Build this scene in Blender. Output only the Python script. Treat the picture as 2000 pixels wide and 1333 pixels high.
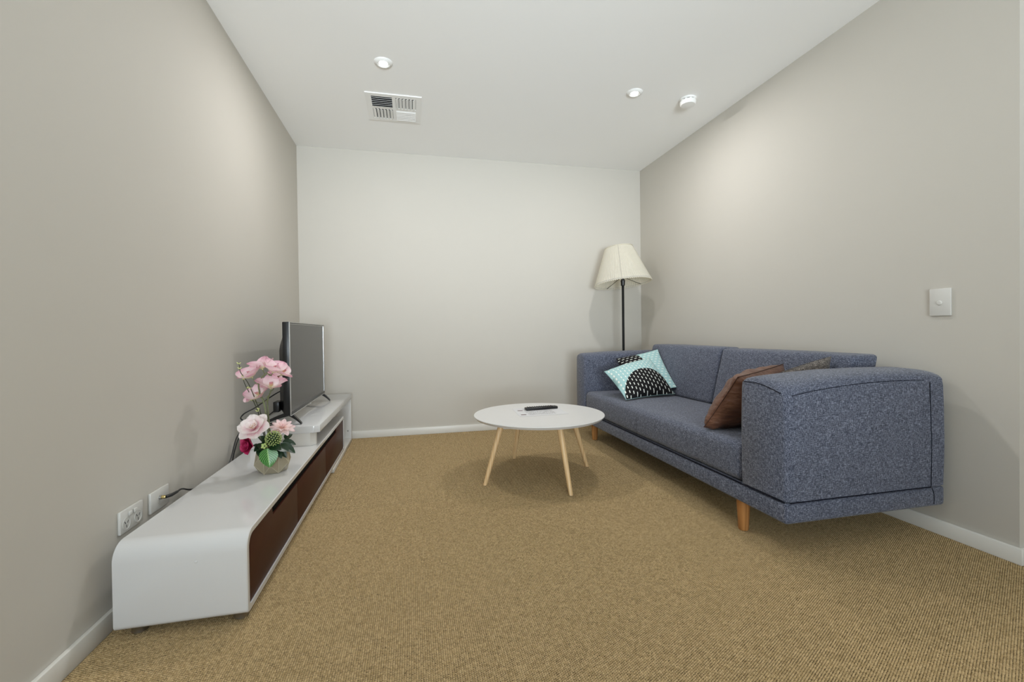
import bpy, bmesh, math, random
from mathutils import Vector, Matrix, noise
from math import sin, cos, pi, radians, sqrt, atan2
random.seed(7)
for o in list(bpy.data.objects): bpy.data.objects.remove(o)
SC = bpy.context.scene
COL = SC.collection

# ------------------------------------------------------------------ camera
W_, H_ = 2000.0, 1333.0
FPX, YAW, PITCH, ROLL, CH, CY = 860.5175, .2218, -.0112, -.0127, .8701, 658.154
_f = Vector((sin(YAW), cos(YAW), 0)); _r = Vector((cos(YAW), -sin(YAW), 0)); _u = Vector((0, 0, 1))
FWD = _f * cos(PITCH) + _u * sin(PITCH); _u2 = -_f * sin(PITCH) + _u * cos(PITCH)
RGT = _r * cos(ROLL) + _u2 * sin(ROLL); UPV = -_r * sin(ROLL) + _u2 * cos(ROLL)
CAMP = Vector((0, 0, CH))
cam = bpy.data.cameras.new('camera'); co = bpy.data.objects.new('camera', cam); COL.objects.link(co)
cam.sensor_width = 36; cam.lens = FPX * 36 / W_; cam.shift_y = (CY - H_ / 2) / W_; cam.clip_start = .02
m = Matrix.Identity(4)
for i in range(3): m[i][0], m[i][1], m[i][2], m[i][3] = RGT[i], UPV[i], -FWD[i], CAMP[i]
co.matrix_world = m
SC.camera = co
def at(u, v, y):                       # photo pixel -> point at depth y
    d = FWD + RGT * ((u - W_ / 2) / FPX) - UPV * ((v - CY) / FPX)
    return CAMP + d * (y / d.y)

# ------------------------------------------------------------------ world, lights, exposure
wd = bpy.data.worlds.new('world'); SC.world = wd; wd.use_nodes = True
wd.node_tree.nodes['Background'].inputs[0].default_value = (.80, .90, 1, 1)
wd.node_tree.nodes['Background'].inputs[1].default_value = 1.0
BROAD_FILL_POWER, UP_FILL_POWER, DOWN_POWER = 40, 25.5, 7.4
SC.cycles.diffuse_bounces = 10; SC.cycles.max_bounces = 16
def area(name, loc, rot, sx, sy, power, colr, spread=180):
    l = bpy.data.lights.new(name, 'AREA'); l.shape = 'RECTANGLE'; l.size = sx; l.size_y = sy
    l.energy = power; l.color = colr; l.spread = radians(spread)
    o = bpy.data.objects.new(name, l); COL.objects.link(o); o.location = loc; o.rotation_euler = rot
    return o
# fill lamps added at an invented rear window: one broad, one narrow tilted up
area('added_fill_broad', (.15, -2.93, 1.25), (radians(90), 0, 0), 1.6, 1.9, BROAD_FILL_POWER, (.80, .92, 1))
area('added_fill_up', (.15, -2.93, .75), (radians(90 + 21), 0, radians(-4)), 1.6, .9, UP_FILL_POWER, (.83, .93, 1), 62)
vs = SC.view_settings
vs.view_transform = 'Standard'; vs.look = 'None'; vs.exposure = 0.53; vs.gamma = 1; vs.use_curve_mapping = False

# ------------------------------------------------------------------ materials
def newmat(name):
    m = bpy.data.materials.new(name); m.use_nodes = True
    nt = m.node_tree; b = nt.nodes['Principled BSDF']
    return m, nt, b
def N(nt, t, **kw):
    n = nt.nodes.new(t)
    for k, v in kw.items():
        if k.startswith('i_'):
            key = k[2:]; key = int(key) if key.isdigit() else key
            n.inputs[key].default_value = v
        else: setattr(n, k, v)
    return n
def L(nt, a, b): nt.links.new(a, b)
def rgb(r, g, b): # sRGB 0-255 -> linear
    f = lambda c: (c / 255 / 12.92) if c / 255 <= .04045 else ((c / 255 + .055) / 1.055) ** 2.4
    return (f(r), f(g), f(b), 1)
def mixc(nt, fac, a, b):
    n = N(nt, 'ShaderNodeMix', data_type='RGBA')
    if isinstance(fac, (int, float)): n.inputs[0].default_value = fac
    else: L(nt, fac, n.inputs[0])
    for s, v in ((6, a), (7, b)):
        if isinstance(v, tuple): n.inputs[s].default_value = v
        else: L(nt, v, n.inputs[s])
    return n.outputs[2]
def mth(nt, op, a, b=None, c=None):
    n = N(nt, 'ShaderNodeMath', operation=op)
    for i, v in enumerate((a, b, c)):
        if v is None: continue
        if isinstance(v, (int, float)): n.inputs[i].default_value = v
        else: L(nt, v, n.inputs[i])
    return n.outputs[0]
def coords(nt, which='Object', scale=(1, 1, 1), rot=(0, 0, 0)):
    tc = N(nt, 'ShaderNodeTexCoord'); mp = N(nt, 'ShaderNodeMapping')
    L(nt, tc.outputs[which], mp.inputs[0]); mp.inputs['Scale'].default_value = scale; mp.inputs['Rotation'].default_value = rot
    return mp.outputs[0]
def noi(nt, vec, scale, detail=2, rough=.5):
    n = N(nt, 'ShaderNodeTexNoise'); n.inputs['Scale'].default_value = scale; n.inputs['Detail'].default_value = detail
    n.inputs['Roughness'].default_value = rough
    L(nt, vec, n.inputs['Vector']); return n.outputs['Fac']
def rng(nt, x, a, b, c=0, d=1):
    n = N(nt, 'ShaderNodeMapRange'); L(nt, x, n.inputs[0])
    for i, v in zip((1, 2, 3, 4), (a, b, c, d)): n.inputs[i].default_value = v
    return n.outputs[0]
def bump(nt, b, h, strength=.3, dist=.002):
    n = N(nt, 'ShaderNodeBump'); n.inputs['Strength'].default_value = strength; n.inputs['Distance'].default_value = dist
    L(nt, h, n.inputs['Height']); L(nt, n.outputs[0], b.inputs['Normal'])
def plain(name, col, rough=.5, spec=.5, metal=0, coat=0, mott=.04, scale=8, bmp=0, bscale=200):
    m, nt, b = newmat(name)
    v = coords(nt)
    f = noi(nt, v, scale, 3)
    lo = tuple(c * (1 - mott) for c in col[:3]) + (1,); hi = tuple(min(1, c * (1 + mott)) for c in col[:3]) + (1,)
    L(nt, mixc(nt, f, lo, hi), b.inputs['Base Color'])
    b.inputs['Roughness'].default_value = rough; b.inputs['Specular IOR Level'].default_value = spec
    b.inputs['Metallic'].default_value = metal; b.inputs['Coat Weight'].default_value = coat; b.inputs['Coat Roughness'].default_value = .08
    if bmp: bump(nt, b, noi(nt, v, bscale, 2), bmp, .001)
    return m
M = {}
M['wall'] = plain('wall_paint', (.565, .538, .487, 1), .75, .3, mott=.012, scale=3, bmp=.06, bscale=350)
M['ceil'] = plain('ceiling_paint', (.92, .92, .91, 1), .85, .2, mott=.006, scale=2)
M['trim'] = plain('trim_paint', (.76, .745, .70, 1), .35, .5, mott=.01)
M['plate'] = plain('switch_plastic', (.64, .63, .60, 1), .3, .5, mott=.01)
M['platedark'] = plain('socket_slot', (.10, .10, .10, 1), .5)
M['cplast'] = plain('ceiling_plastic', (.86, .86, .845, 1), .4, .4, mott=.008)
M['gloss'] = plain('white_gloss_lacquer', (.655, .655, .655, 1), .16, .5, coat=.6, mott=.008)
M['panel'] = plain('white_satin_lacquer', (.70, .70, .69, 1), .55, .3, mott=.008)
M['glosscream'] = plain('cream_gloss_lacquer', (.66, .64, .60, 1), .25, .5, coat=.4, mott=.01)
M['brown'] = plain('brown_satin_lacquer', rgb(66, 31, 19), .45, .16, mott=.05)
M['black'] = plain('black_plastic', (.008, .008, .009, 1), .3, .5, mott=.1)
M['blackm'] = plain('black_metal', (.006, .006, .006, 1), .5, .2, mott=.1)
M['recess'] = plain('recess_dark', (.004, .004, .004, 1), .8, .1)
M['cable'] = plain('cable_black', (.01, .01, .01, 1), .45)
M['gold'] = plain('brass_connector', (.75, .58, .25, 1), .25, metal=1)
M['chrome'] = plain('foot_steel', (.45, .44, .43, 1), .35, metal=1)
M['silver'] = plain('silver_bezel', (.55, .55, .54, 1), .25, metal=.9)
M['table'] = plain('table_white', (.66, .655, .645, 1), .38, .5, mott=.01)
M['tedge'] = plain('table_edge', (.50, .48, .45, 1), .5, .3)
M['vase'] = plain('vase_ceramic', rgb(150, 140, 118), .28, .5, coat=.3, mott=.10, scale=20)
M['vridge'] = plain('vase_ridge', rgb(174, 164, 140), .3, .5, mott=.05)
M['screen'] = plain('tv_screen', (.012, .012, .012, 1), .22, .6, mott=.02)
M['stem'] = plain('orchid_stem', rgb(112, 118, 84), .5, mott=.3, scale=60)
M['twig'] = plain('twig_bark', rgb(58, 60, 36), .6, mott=.4, scale=80)
M['bud'] = plain('bud_green', rgb(200, 205, 140), .5, mott=.15, scale=90)
M['dleaf'] = plain('dark_leaf', rgb(22, 48, 24), .35, mott=.35, scale=40)
M['sedum'] = plain('sedum_green', rgb(168, 186, 112), .55, mott=.3, scale=140)
M['sedumd'] = plain('sedum_core', rgb(34, 52, 20), .6, mott=.3, scale=100)

PILE_X0, PILE_Y0, PX, PY = -.880, .70, .0060, .0062
def carpet():
    m, nt, b = newmat('carpet_loop_pile')
    v = coords(nt, 'Object')
    sp = N(nt, 'ShaderNodeSeparateXYZ'); L(nt, v, sp.inputs[0])
    pxf = mth(nt, 'DIVIDE', mth(nt, 'SUBTRACT', sp.outputs[0], PILE_X0), PX); px = mth(nt, 'FLOOR', pxf)
    par = mth(nt, 'MULTIPLY', mth(nt, 'MODULO', px, 2), .5)
    py = mth(nt, 'ADD', mth(nt, 'DIVIDE', mth(nt, 'SUBTRACT', sp.outputs[1], PILE_Y0), PY), par)
    cell = N(nt, 'ShaderNodeCombineXYZ'); L(nt, mth(nt, 'FLOOR', px), cell.inputs[0]); L(nt, mth(nt, 'FLOOR', py), cell.inputs[1])
    wn = N(nt, 'ShaderNodeTexWhiteNoise', noise_dimensions='2D'); L(nt, cell.outputs[0], wn.inputs['Vector'])
    rnd = wn.outputs['Value']
    # yarn: each loop its own tint, a few dark flecks
    c1 = mixc(nt, rnd, rgb(171, 147, 105), rgb(200, 175, 132))
    # shade between the loops, painted dark: wider across the rows, narrow between the ribs
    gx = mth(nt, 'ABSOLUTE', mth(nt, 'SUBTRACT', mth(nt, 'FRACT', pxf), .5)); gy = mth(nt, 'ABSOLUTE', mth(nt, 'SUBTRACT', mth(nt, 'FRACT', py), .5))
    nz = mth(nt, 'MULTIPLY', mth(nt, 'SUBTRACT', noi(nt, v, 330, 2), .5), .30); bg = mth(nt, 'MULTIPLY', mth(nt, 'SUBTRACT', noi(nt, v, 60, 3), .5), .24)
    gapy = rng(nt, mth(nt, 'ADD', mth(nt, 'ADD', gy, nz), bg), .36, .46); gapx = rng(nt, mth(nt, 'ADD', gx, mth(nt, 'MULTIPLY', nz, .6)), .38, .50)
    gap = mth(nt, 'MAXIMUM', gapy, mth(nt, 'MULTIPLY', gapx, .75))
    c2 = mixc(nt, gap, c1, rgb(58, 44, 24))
    L(nt, c2, b.inputs['Base Color'])
    b.inputs['Roughness'].default_value = .95; b.inputs['Specular IOR Level'].default_value = .1
    b.inputs['Sheen Weight'].default_value = .1
    bump(nt, b, noi(nt, v, 900, 2), .35, .001)
    return m
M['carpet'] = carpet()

def fabric(name, dark, mid, light, s=1.0, bstr=.5):
    m, nt, b = newmat(name)
    def threads(sc):
        v = coords(nt, 'Object', sc); return noi(nt, v, 1, 2, .6)
    a = threads((75 * s, 600 * s, 600 * s)); c = threads((600 * s, 75 * s, 600 * s)); d = threads((600 * s, 600 * s, 75 * s))
    hi = mth(nt, 'MAXIMUM', mth(nt, 'MAXIMUM', a, c), d); lo = mth(nt, 'MINIMUM', mth(nt, 'MINIMUM', a, c), d)
    avg = mth(nt, 'MULTIPLY', mth(nt, 'ADD', hi, lo), .5)
    f = rng(nt, avg, .36, .64)
    r = N(nt, 'ShaderNodeValToRGB'); L(nt, f, r.inputs[0])
    e = r.color_ramp.elements; e[0].position = .12; e[0].color = dark; e[1].position = .95; e[1].color = light
    k = e.new(.5); k.color = mid
    L(nt, r.outputs[0], b.inputs['Base Color'])
    b.inputs['Roughness'].default_value = .92; b.inputs['Specular IOR Level'].default_value = .15
    b.inputs['Sheen Weight'].default_value = .2
    bump(nt, b, avg, bstr, .002)
    return m
M['sofa'] = fabric('sofa_tweed', rgb(33, 37, 51), rgb(77, 82, 98), rgb(158, 163, 181))
M['seam'] = plain('sofa_seam', rgb(24, 26, 36), .9, .1)
M['darkcush'] = fabric('charcoal_weave', rgb(44, 40, 38), rgb(92, 85, 80), rgb(166, 156, 148), .5)
def suede():
    m, nt, b = newmat('brown_satin')
    v = coords(nt, 'Object'); f = noi(nt, v, 9, 4, .6)
    L(nt, mixc(nt, f, rgb(80, 53, 41), rgb(126, 86, 66)), b.inputs['Base Color'])
    b.inputs['Roughness'].default_value = .5; b.inputs['Specular IOR Level'].default_value = .35; b.inputs['Sheen Weight'].default_value = .08
    vv = coords(nt, 'Object', (1, 1, 2.5))
    bump(nt, b, noi(nt, vv, 13, 3, .5), .8, .018)
    return m
M['suede'] = suede()
def wood(name, c1, c2, scale=1):
    m, nt, b = newmat(name)
    v = coords(nt, 'Object', (22 * scale, 22 * scale, 2.2 * scale))
    f = noi(nt, v, 3, 4, .6)
    w = N(nt, 'ShaderNodeTexWave'); w.inputs['Scale'].default_value = .9; w.inputs['Distortion'].default_value = 5; L(nt, v, w.inputs['Vector'])
    L(nt, mixc(nt, mth(nt, 'MULTIPLY', mth(nt, 'ADD', f, w.outputs['Fac']), .5), c1, c2), b.inputs['Base Color'])
    b.inputs['Roughness'].default_value = .45
    return m
M['pine'] = wood('pale_beech_wood', rgb(214, 176, 124), rgb(240, 210, 164))
M['oak'] = wood('honey_wood', rgb(160, 104, 56), rgb(208, 152, 92))
def petal(name, stops, rough=.55):
    m, nt, b = newmat(name)
    tc = N(nt, 'ShaderNodeTexCoord'); sp = N(nt, 'ShaderNodeSeparateXYZ'); L(nt, tc.outputs['UV'], sp.inputs[0])
    nz = noi(nt, coords(nt, 'UV', (14, 2, 1)), 2, 3)
    f = mth(nt, 'ADD', sp.outputs[1], mth(nt, 'MULTIPLY', mth(nt, 'SUBTRACT', nz, .5), .35))
    r = N(nt, 'ShaderNodeValToRGB'); L(nt, f, r.inputs[0])
    e = r.color_ramp.elements
    e[0].position, e[0].color = stops[0]; e[1].position, e[1].color = stops[-1]
    for p, c in stops[1:-1]: k = e.new(p); k.color = c
    L(nt, r.outputs[0], b.inputs['Base Color'])
    b.inputs['Roughness'].default_value = rough; b.inputs['Subsurface Weight'].default_value = .0
    tr = N(nt, 'ShaderNodeBsdfTranslucent'); L(nt, r.outputs[0], tr.inputs[0])
    ms = N(nt, 'ShaderNodeMixShader'); ms.inputs[0].default_value = .3
    L(nt, b.outputs[0], ms.inputs[1]); L(nt, tr.outputs[0], ms.inputs[2])
    L(nt, ms.outputs[0], nt.nodes['Material Output'].inputs[0])
    return m
M['orchid'] = petal('orchid_petal', [(0, rgb(228, 224, 180)), (.25, rgb(250, 238, 238)), (.65, rgb(244, 214, 222)), (1, rgb(226, 170, 190))])
M['lip'] = petal('orchid_lip', [(0, rgb(230, 220, 160)), (1, rgb(206, 120, 150))])
M['peony'] = petal('peony_petal', [(0, rgb(222, 150, 168)), (.25, rgb(240, 205, 212)), (.55, rgb(250, 238, 238)), (1, rgb(252, 246, 242))])
M['peony2'] = petal('carnation_petal', [(0, rgb(226, 160, 130)), (.3, rgb(250, 234, 228)), (1, rgb(247, 222, 224))])
M['rose'] = petal('magenta_petal', [(0, rgb(110, 14, 44)), (.6, rgb(172, 26, 76)), (1, rgb(206, 60, 116))])
M['stamen'] = plain('stamen_ochre', rgb(206, 150, 60), .6, mott=.2, scale=120)
def leafmat():
    m, nt, b = newmat('veined_leaf')
    tc = N(nt, 'ShaderNodeTexCoord'); sp = N(nt, 'ShaderNodeSeparateXYZ'); L(nt, tc.outputs['UV'], sp.inputs[0])
    au = mth(nt, 'ABSOLUTE', mth(nt, 'SUBTRACT', sp.outputs[0], .5))
    ph = mth(nt, 'SUBTRACT', mth(nt, 'MULTIPLY', sp.outputs[1], 8), mth(nt, 'MULTIPLY', au, 7))
    st = mth(nt, 'FRACT', ph)
    line = mth(nt, 'LESS_THAN', st, .2); mid = mth(nt, 'LESS_THAN', au, .035)
    f = mth(nt, 'MAXIMUM', line, mid)
    nz = noi(nt, coords(nt, 'UV'), 6, 3)
    base = mixc(nt, nz, rgb(20, 76, 26), rgb(64, 138, 50))
    L(nt, mixc(nt, mth(nt, 'MULTIPLY', f, .6), base, rgb(180, 220, 150)), b.inputs['Base Color'])
    b.inputs['Roughness'].default_value = .3; bump(nt, b, st, .4, .002)
    return m
M['vleaf'] = leafmat()
def dashmat(name, dome):
    """teal with white dashes, black field with white dashes"""
    m, nt, b = newmat(name)
    tc = N(nt, 'ShaderNodeTexCoord'); sp = N(nt, 'ShaderNodeSeparateXYZ'); L(nt, tc.outputs['UV'], sp.inputs[0])
    u, v = sp.outputs[0], sp.outputs[1]
    nz = noi(nt, coords(nt, 'UV'), 9, 2)
    cu = mth(nt, 'MULTIPLY', u, 15); ci = mth(nt, 'FLOOR', cu)
    fu = mth(nt, 'SUBTRACT', mth(nt, 'FRACT', cu), .5)
    off = mth(nt, 'MULTIPLY', ci, .382)
    cv = mth(nt, 'ADD', mth(nt, 'MULTIPLY', v, 9.5), off)
    fv = mth(nt, 'SUBTRACT', mth(nt, 'FRACT', cv), .5)
    dv = mth(nt, 'MAXIMUM', mth(nt, 'SUBTRACT', mth(nt, 'ABSOLUTE', fv), .20), 0)
    du = mth(nt, 'MULTIPLY', fu, .62)
    dist = mth(nt, 'SQRT', mth(nt, 'ADD', mth(nt, 'MULTIPLY', du, du), mth(nt, 'MULTIPLY', dv, dv)))
    dash = rng(nt, dist, .06, .085, 1, 0)
    cx, rx, cy_, ry = dome
    a = mth(nt, 'DIVIDE', mth(nt, 'SUBTRACT', u, cx), rx); bb = mth(nt, 'DIVIDE', mth(nt, 'SUBTRACT', v, cy_), ry)
    dd = mth(nt, 'ADD', mth(nt, 'MULTIPLY', a, a), mth(nt, 'MULTIPLY', bb, bb))
    field = rng(nt, dd, .97, 1.03, 1, 0)
    base = mixc(nt, field, rgb(164, 200, 202), rgb(26, 25, 27))
    L(nt, mixc(nt, dash, base, rgb(232, 236, 230)), b.inputs['Base Color'])
    b.inputs['Roughness'].default_value = .85; b.inputs['Specular IOR Level'].default_value = .2
    bump(nt, b, noi(nt, coords(nt, 'Object'), 9, 3), .5, .01)
    return m
M['dash1'] = dashmat('dash_print_dome', (.53, .53, -.05, .64))
M['dash2'] = dashmat('dash_print_side_dome', (.32, .50, -.05, .60))
def shademat():
    m, nt, b = newmat('pleated_cream_fabric')
    v = coords(nt)
    L(nt, mixc(nt, noi(nt, v, 40, 2), rgb(226, 222, 208), rgb(240, 236, 224)), b.inputs['Base Color'])
    b.inputs['Roughness'].default_value = .8
    tr = N(nt, 'ShaderNodeBsdfTranslucent'); tr.inputs[0].default_value = rgb(238, 232, 214)
    ms = N(nt, 'ShaderNodeMixShader'); ms.inputs[0].default_value = .42
    L(nt, b.outputs[0], ms.inputs[1]); L(nt, tr.outputs[0], ms.inputs[2]); L(nt, ms.outputs[0], nt.nodes['Material Output'].inputs[0])
    return m
M['shade'] = shademat()
def emit(name, col, s):
    m, nt, b = newmat(name)
    b.inputs['Emission Color'].default_value = col; b.inputs['Emission Strength'].default_value = s
    return m
M['lens'] = emit('lit_lens', (1, .98, .94, 1), 6)
def papermat():
    m, nt, b = newmat('printed_paper')
    tc = N(nt, 'ShaderNodeTexCoord'); sp = N(nt, 'ShaderNodeSeparateXYZ'); L(nt, tc.outputs['UV'], sp.inputs[0])
    u, v = sp.outputs[0], sp.outputs[1]
    row = mth(nt, 'LESS_THAN', mth(nt, 'FRACT', mth(nt, 'MULTIPLY', v, 16)), .38)
    nz = noi(nt, coords(nt, 'UV', (60, 16, 1)), 1, 2)
    word = mth(nt, 'GREATER_THAN', nz, .47)
    inu = mth(nt, 'MULTIPLY', mth(nt, 'GREATER_THAN', u, .20), mth(nt, 'LESS_THAN', u, .78))
    inv = mth(nt, 'MULTIPLY', mth(nt, 'GREATER_THAN', v, .10), mth(nt, 'LESS_THAN', v, .90))
    f = mth(nt, 'MULTIPLY', mth(nt, 'MULTIPLY', row, word), mth(nt, 'MULTIPLY', inu, inv))
    L(nt, mixc(nt, mth(nt, 'MULTIPLY', f, .95), (.66, .66, .675, 1), (.10, .10, .11, 1)), b.inputs['Base Color'])
    b.inputs['Roughness'].default_value = .5
    return m
M['paper'] = papermat()
M['logo'] = plain('print_maroon', rgb(84, 40, 42), .6, mott=.4, scale=300)
M['tissue'] = plain('wood_sock', (.1, .1, .1, 1))

# ------------------------------------------------------------------ object helpers
def mesh_obj(name, bm, mat, parent=None, smooth=True, angle=40):
    me = bpy.data.meshes.new(name); bm.normal_update(); bm.to_mesh(me); bm.free()
    o = bpy.data.objects.new(name, me); COL.objects.link(o)
    if mat is not None: me.materials.append(mat)
    if smooth:
        for p in me.polygons: p.use_smooth = True
        try: me.set_sharp_from_angle(angle=radians(angle))
        except Exception: pass
    if parent is not None:
        o.parent = parent
        o.matrix_parent_inverse = Matrix.Translation(-Vector(parent.location)) if parent.type == 'EMPTY' else Matrix.Identity(4)
        if parent.type != 'EMPTY' and parent.parent is not None:
            o.matrix_parent_inverse = parent_world(parent).inverted()
    return o
def parent_world(p):
    w = p.matrix_basis.copy()
    while p.parent is not None:
        w = p.parent.matrix_basis @ p.matrix_parent_inverse @ w; p = p.parent
    return w
def tag(o, label, cat=None, group=None, kind=None):
    o['label'] = label
    if cat: o['category'] = cat
    if group: o['group'] = group
    if kind: o['kind'] = kind
    return o
def thing(name, label, cat, loc, group=None):
    o = bpy.data.objects.new(name, None); COL.objects.link(o); o.location = loc; o.empty_display_size = .05
    return tag(o, label, cat, group)
def struct(name, bm, mat, label, parent=None, smooth=False):
    o = mesh_obj(name, bm, mat, parent, smooth); o['kind'] = 'structure'; o['label'] = label; return o

def BM(): return bmesh.new()
def box(bm, x0, x1, y0, y1, z0, z1, bev=0, seg=2, mtx=None):
    t = bmesh.new() if bev else bm
    vs_ = [t.verts.new((x, y, z)) for x in (x0, x1) for y in (y0, y1) for z in (z0, z1)]
    for f in ((0, 1, 3, 2), (4, 6, 7, 5), (0, 4, 5, 1), (2, 3, 7, 6), (0, 2, 6, 4), (1, 5, 7, 3)):
        t.faces.new([vs_[i] for i in f])
    if bev:
        bmesh.ops.bevel(t, geom=t.edges[:], offset=bev, segments=seg, profile=.5, affect='EDGES')
        merge(bm, t, mtx)
    elif mtx is not None:
        bmesh.ops.transform(bm, matrix=mtx, verts=vs_)
    return bm
def merge(bm, t, mtx=None):
    if mtx is not None: bmesh.ops.transform(t, matrix=mtx, verts=t.verts[:])
    me = bpy.data.meshes.new('tmp'); t.to_mesh(me); t.free(); bm.from_mesh(me); bpy.data.meshes.remove(me)
def quad(bm, pts): return bm.faces.new([bm.verts.new(p) for p in pts])
def lathe(bm, prof, seg=32, c=(0, 0, 0), mtx=None, cap=True, rad=None):
    t = bmesh.new(); rings = []
    for r, z in prof:
        ring = []
        for k in range(seg):
            a = 2 * pi * k / seg; rr = r if rad is None else rad(r, z, k)
            ring.append(t.verts.new((rr * cos(a), rr * sin(a), z)))
        rings.append(ring)
    for A, B in zip(rings, rings[1:]):
        for k in range(seg): t.faces.new((A[k], A[(k + 1) % seg], B[(k + 1) % seg], B[k]))
    if cap:
        t.faces.new(rings[0][::-1]); t.faces.new(rings[-1])
    bmesh.ops.recalc_face_normals(t, faces=t.faces[:])
    merge(bm, t, (Matrix.Translation(c) @ mtx) if mtx is not None else Matrix.Translation(c))
    return bm
def frame_from(d, up=Vector((0, 0, 1))):
    z = Vector(d).normalized()
    x = up.cross(z)
    if x.length < 1e-4: x = Vector((1, 0, 0)).cross(z)
    x.normalize(); y = z.cross(x)
    return Matrix((x, y, z)).transposed().to_4x4()
def tube(bm, pts, r, seg=10, cap=True):
    pts = [Vector(p) for p in pts]; n = len(pts)
    rr = r if isinstance(r, (list, tuple)) else [r] * n
    T = [(pts[min(i + 1, n - 1)] - pts[max(i - 1, 0)]).normalized() for i in range(n)]
    nrm = T[0].orthogonal().normalized(); rings = []
    for i in range(n):
        nrm = (nrm - T[i] * nrm.dot(T[i])).normalized(); b = T[i].cross(nrm)
        rings.append([bm.verts.new(pts[i] + (nrm * cos(2 * pi * k / seg) + b * sin(2 * pi * k / seg)) * rr[i]) for k in range(seg)])
    for A, B in zip(rings, rings[1:]):
        for k in range(seg): bm.faces.new((A[k], A[(k + 1) % seg], B[(k + 1) % seg], B[k]))
    if cap: bm.faces.new(rings[0][::-1]); bm.faces.new(rings[-1])
    return bm
def spline(pts, n=8):
    pts = [Vector(p) for p in pts]; out = []
    P = [pts[0] * 2 - pts[1]] + pts + [pts[-1] * 2 - pts[-2]]
    for i in range(1, len(P) - 2):
        for k in range(n):
            t = k / n; a, b, c, d = P[i - 1:i + 3]
            out.append(.5 * ((2 * b) + (c - a) * t + (2 * a - 5 * b + 4 * c - d) * t * t + (3 * b - a - 3 * c + d) * t ** 3))
    out.append(pts[-1]); return out
def gridsurf(bm, nu, nv, fn, uv=True, flip=False):
    vs_ = [[bm.verts.new(fn(i / nu, j / nv)) for j in range(nv + 1)] for i in range(nu + 1)]
    lay = bm.loops.layers.uv.verify() if uv else None
    for i in range(nu):
        for j in range(nv):
            q = [(i, j), (i + 1, j), (i + 1, j + 1), (i, j + 1)]
            if flip: q = q[::-1]
            f = bm.faces.new([vs_[a][b] for a, b in q])
            if uv:
                for lp, (a, b) in zip(f.loops, q): lp[lay].uv = (a / nu, b / nv)
    return vs_
def rrect(w, h, r, n=8):
    """rounded rectangle outline, r = radii for (bl, br, tr, tl)"""
    out = []
    for (cx, cy, a0), rad in zip(((0, 0, 180), (w, 0, 270), (w, h, 0), (0, h, 90)), r):
        sx = 1 if cx == 0 else -1; sy = 1 if cy == 0 else -1
        if rad <= 0: out.append((cx, cy)); continue
        for k in range(n + 1):
            a = radians(a0 + 90 * k / n); out.append((cx + sx * rad + rad * cos(a), cy + sy * rad + rad * sin(a)))
    return out

# ================================================================== THE SETTING
RL, RR, RD, RH = -.895, 2.1546, 3.8748, 2.4      # left wall x, right wall x, far wall y, ceiling z
YE = 1.1573                                       # the right wall ends here and returns
XO, YB = 3.6, -3.0
BH, BT = .056, .014
PILE = .0042
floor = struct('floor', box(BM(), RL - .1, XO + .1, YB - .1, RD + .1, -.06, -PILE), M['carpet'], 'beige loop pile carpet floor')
def carpet_pile(x0, x1, y0, y1, px, py):
    """rows of yarn loops as a relief mesh: ribs run along y, every loop a little knob"""
    import numpy as np
    rs = np.random.RandomState(5)
    nx, ny = int((x1 - x0) / px) * 2 + 1, int((y1 - y0) / py) * 2 + 1
    I, J = np.meshgrid(np.arange(nx), np.arange(ny), indexing='ij')
    X = x0 + I * px / 2 + rs.uniform(-1, 1, (nx, ny)) * px * .13; Y = y0 + J * py / 2 + rs.uniform(-1, 1, (nx, ny)) * py * .16
    ox, oy = I % 2, (J + (I // 2) % 2) % 2
    Z = np.where(ox == 0, -PILE, np.where(oy == 0, -PILE * .62, 0.)) - rs.uniform(0, .0011, (nx, ny)) * (ox > 0)
    co = np.stack([X, Y, Z], -1).reshape(-1, 3).astype(np.float32)
    idx = (I * ny + J)
    a, b, c, d = idx[:-1, :-1], idx[1:, :-1], idx[1:, 1:], idx[:-1, 1:]
    q = np.stack([a, b, c, d], -1).reshape(-1, 4).astype(np.int32); nq = len(q)
    me = bpy.data.meshes.new('carpet_pile'); me.vertices.add(len(co)); me.vertices.foreach_set('co', co.ravel())
    me.loops.add(nq * 4); me.loops.foreach_set('vertex_index', q.ravel())
    me.polygons.add(nq); me.polygons.foreach_set('loop_start', np.arange(nq, dtype=np.int32) * 4)
    me.polygons.foreach_set('use_smooth', np.zeros(nq, dtype=bool))
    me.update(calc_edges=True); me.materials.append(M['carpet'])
    o = bpy.data.objects.new('carpet_pile', me); COL.objects.link(o); o.parent = floor; o['kind'] = 'stuff'
    return o
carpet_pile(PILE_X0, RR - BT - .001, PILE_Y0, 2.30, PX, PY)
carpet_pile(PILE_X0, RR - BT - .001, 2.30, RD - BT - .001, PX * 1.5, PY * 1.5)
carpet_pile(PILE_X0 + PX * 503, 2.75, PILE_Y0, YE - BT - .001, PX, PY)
struct('ceiling', box(BM(), RL - .1, XO + .1, YB - .1, RD + .1, RH, RH + .08), M['ceil'], 'flat white painted ceiling')
struct('wall_left', box(BM(), RL - .1, RL, YB - .1, RD + .1, 0, RH), M['wall'], 'long warm white wall behind the tv stand')
struct('wall_back', box(BM(), RL, RR + .1, RD, RD + .1, 0, RH), M['wall'], 'warm white end wall behind lamp')
struct('wall_right', box(BM(), RR, RR + .12, YE, RD, 0, RH), M['wall'], 'warm white wall behind the sofa')
struct('wall_return', box(BM(), RR + .12, XO, YE, YE + .12, 0, RH), M['wall'], 'wall returning around the corner past the sofa')
struct('wall_side', box(BM(), XO, XO + .1, YB, YE, 0, RH), M['wall'], 'side wall of the open area')
bm = BM()
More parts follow.
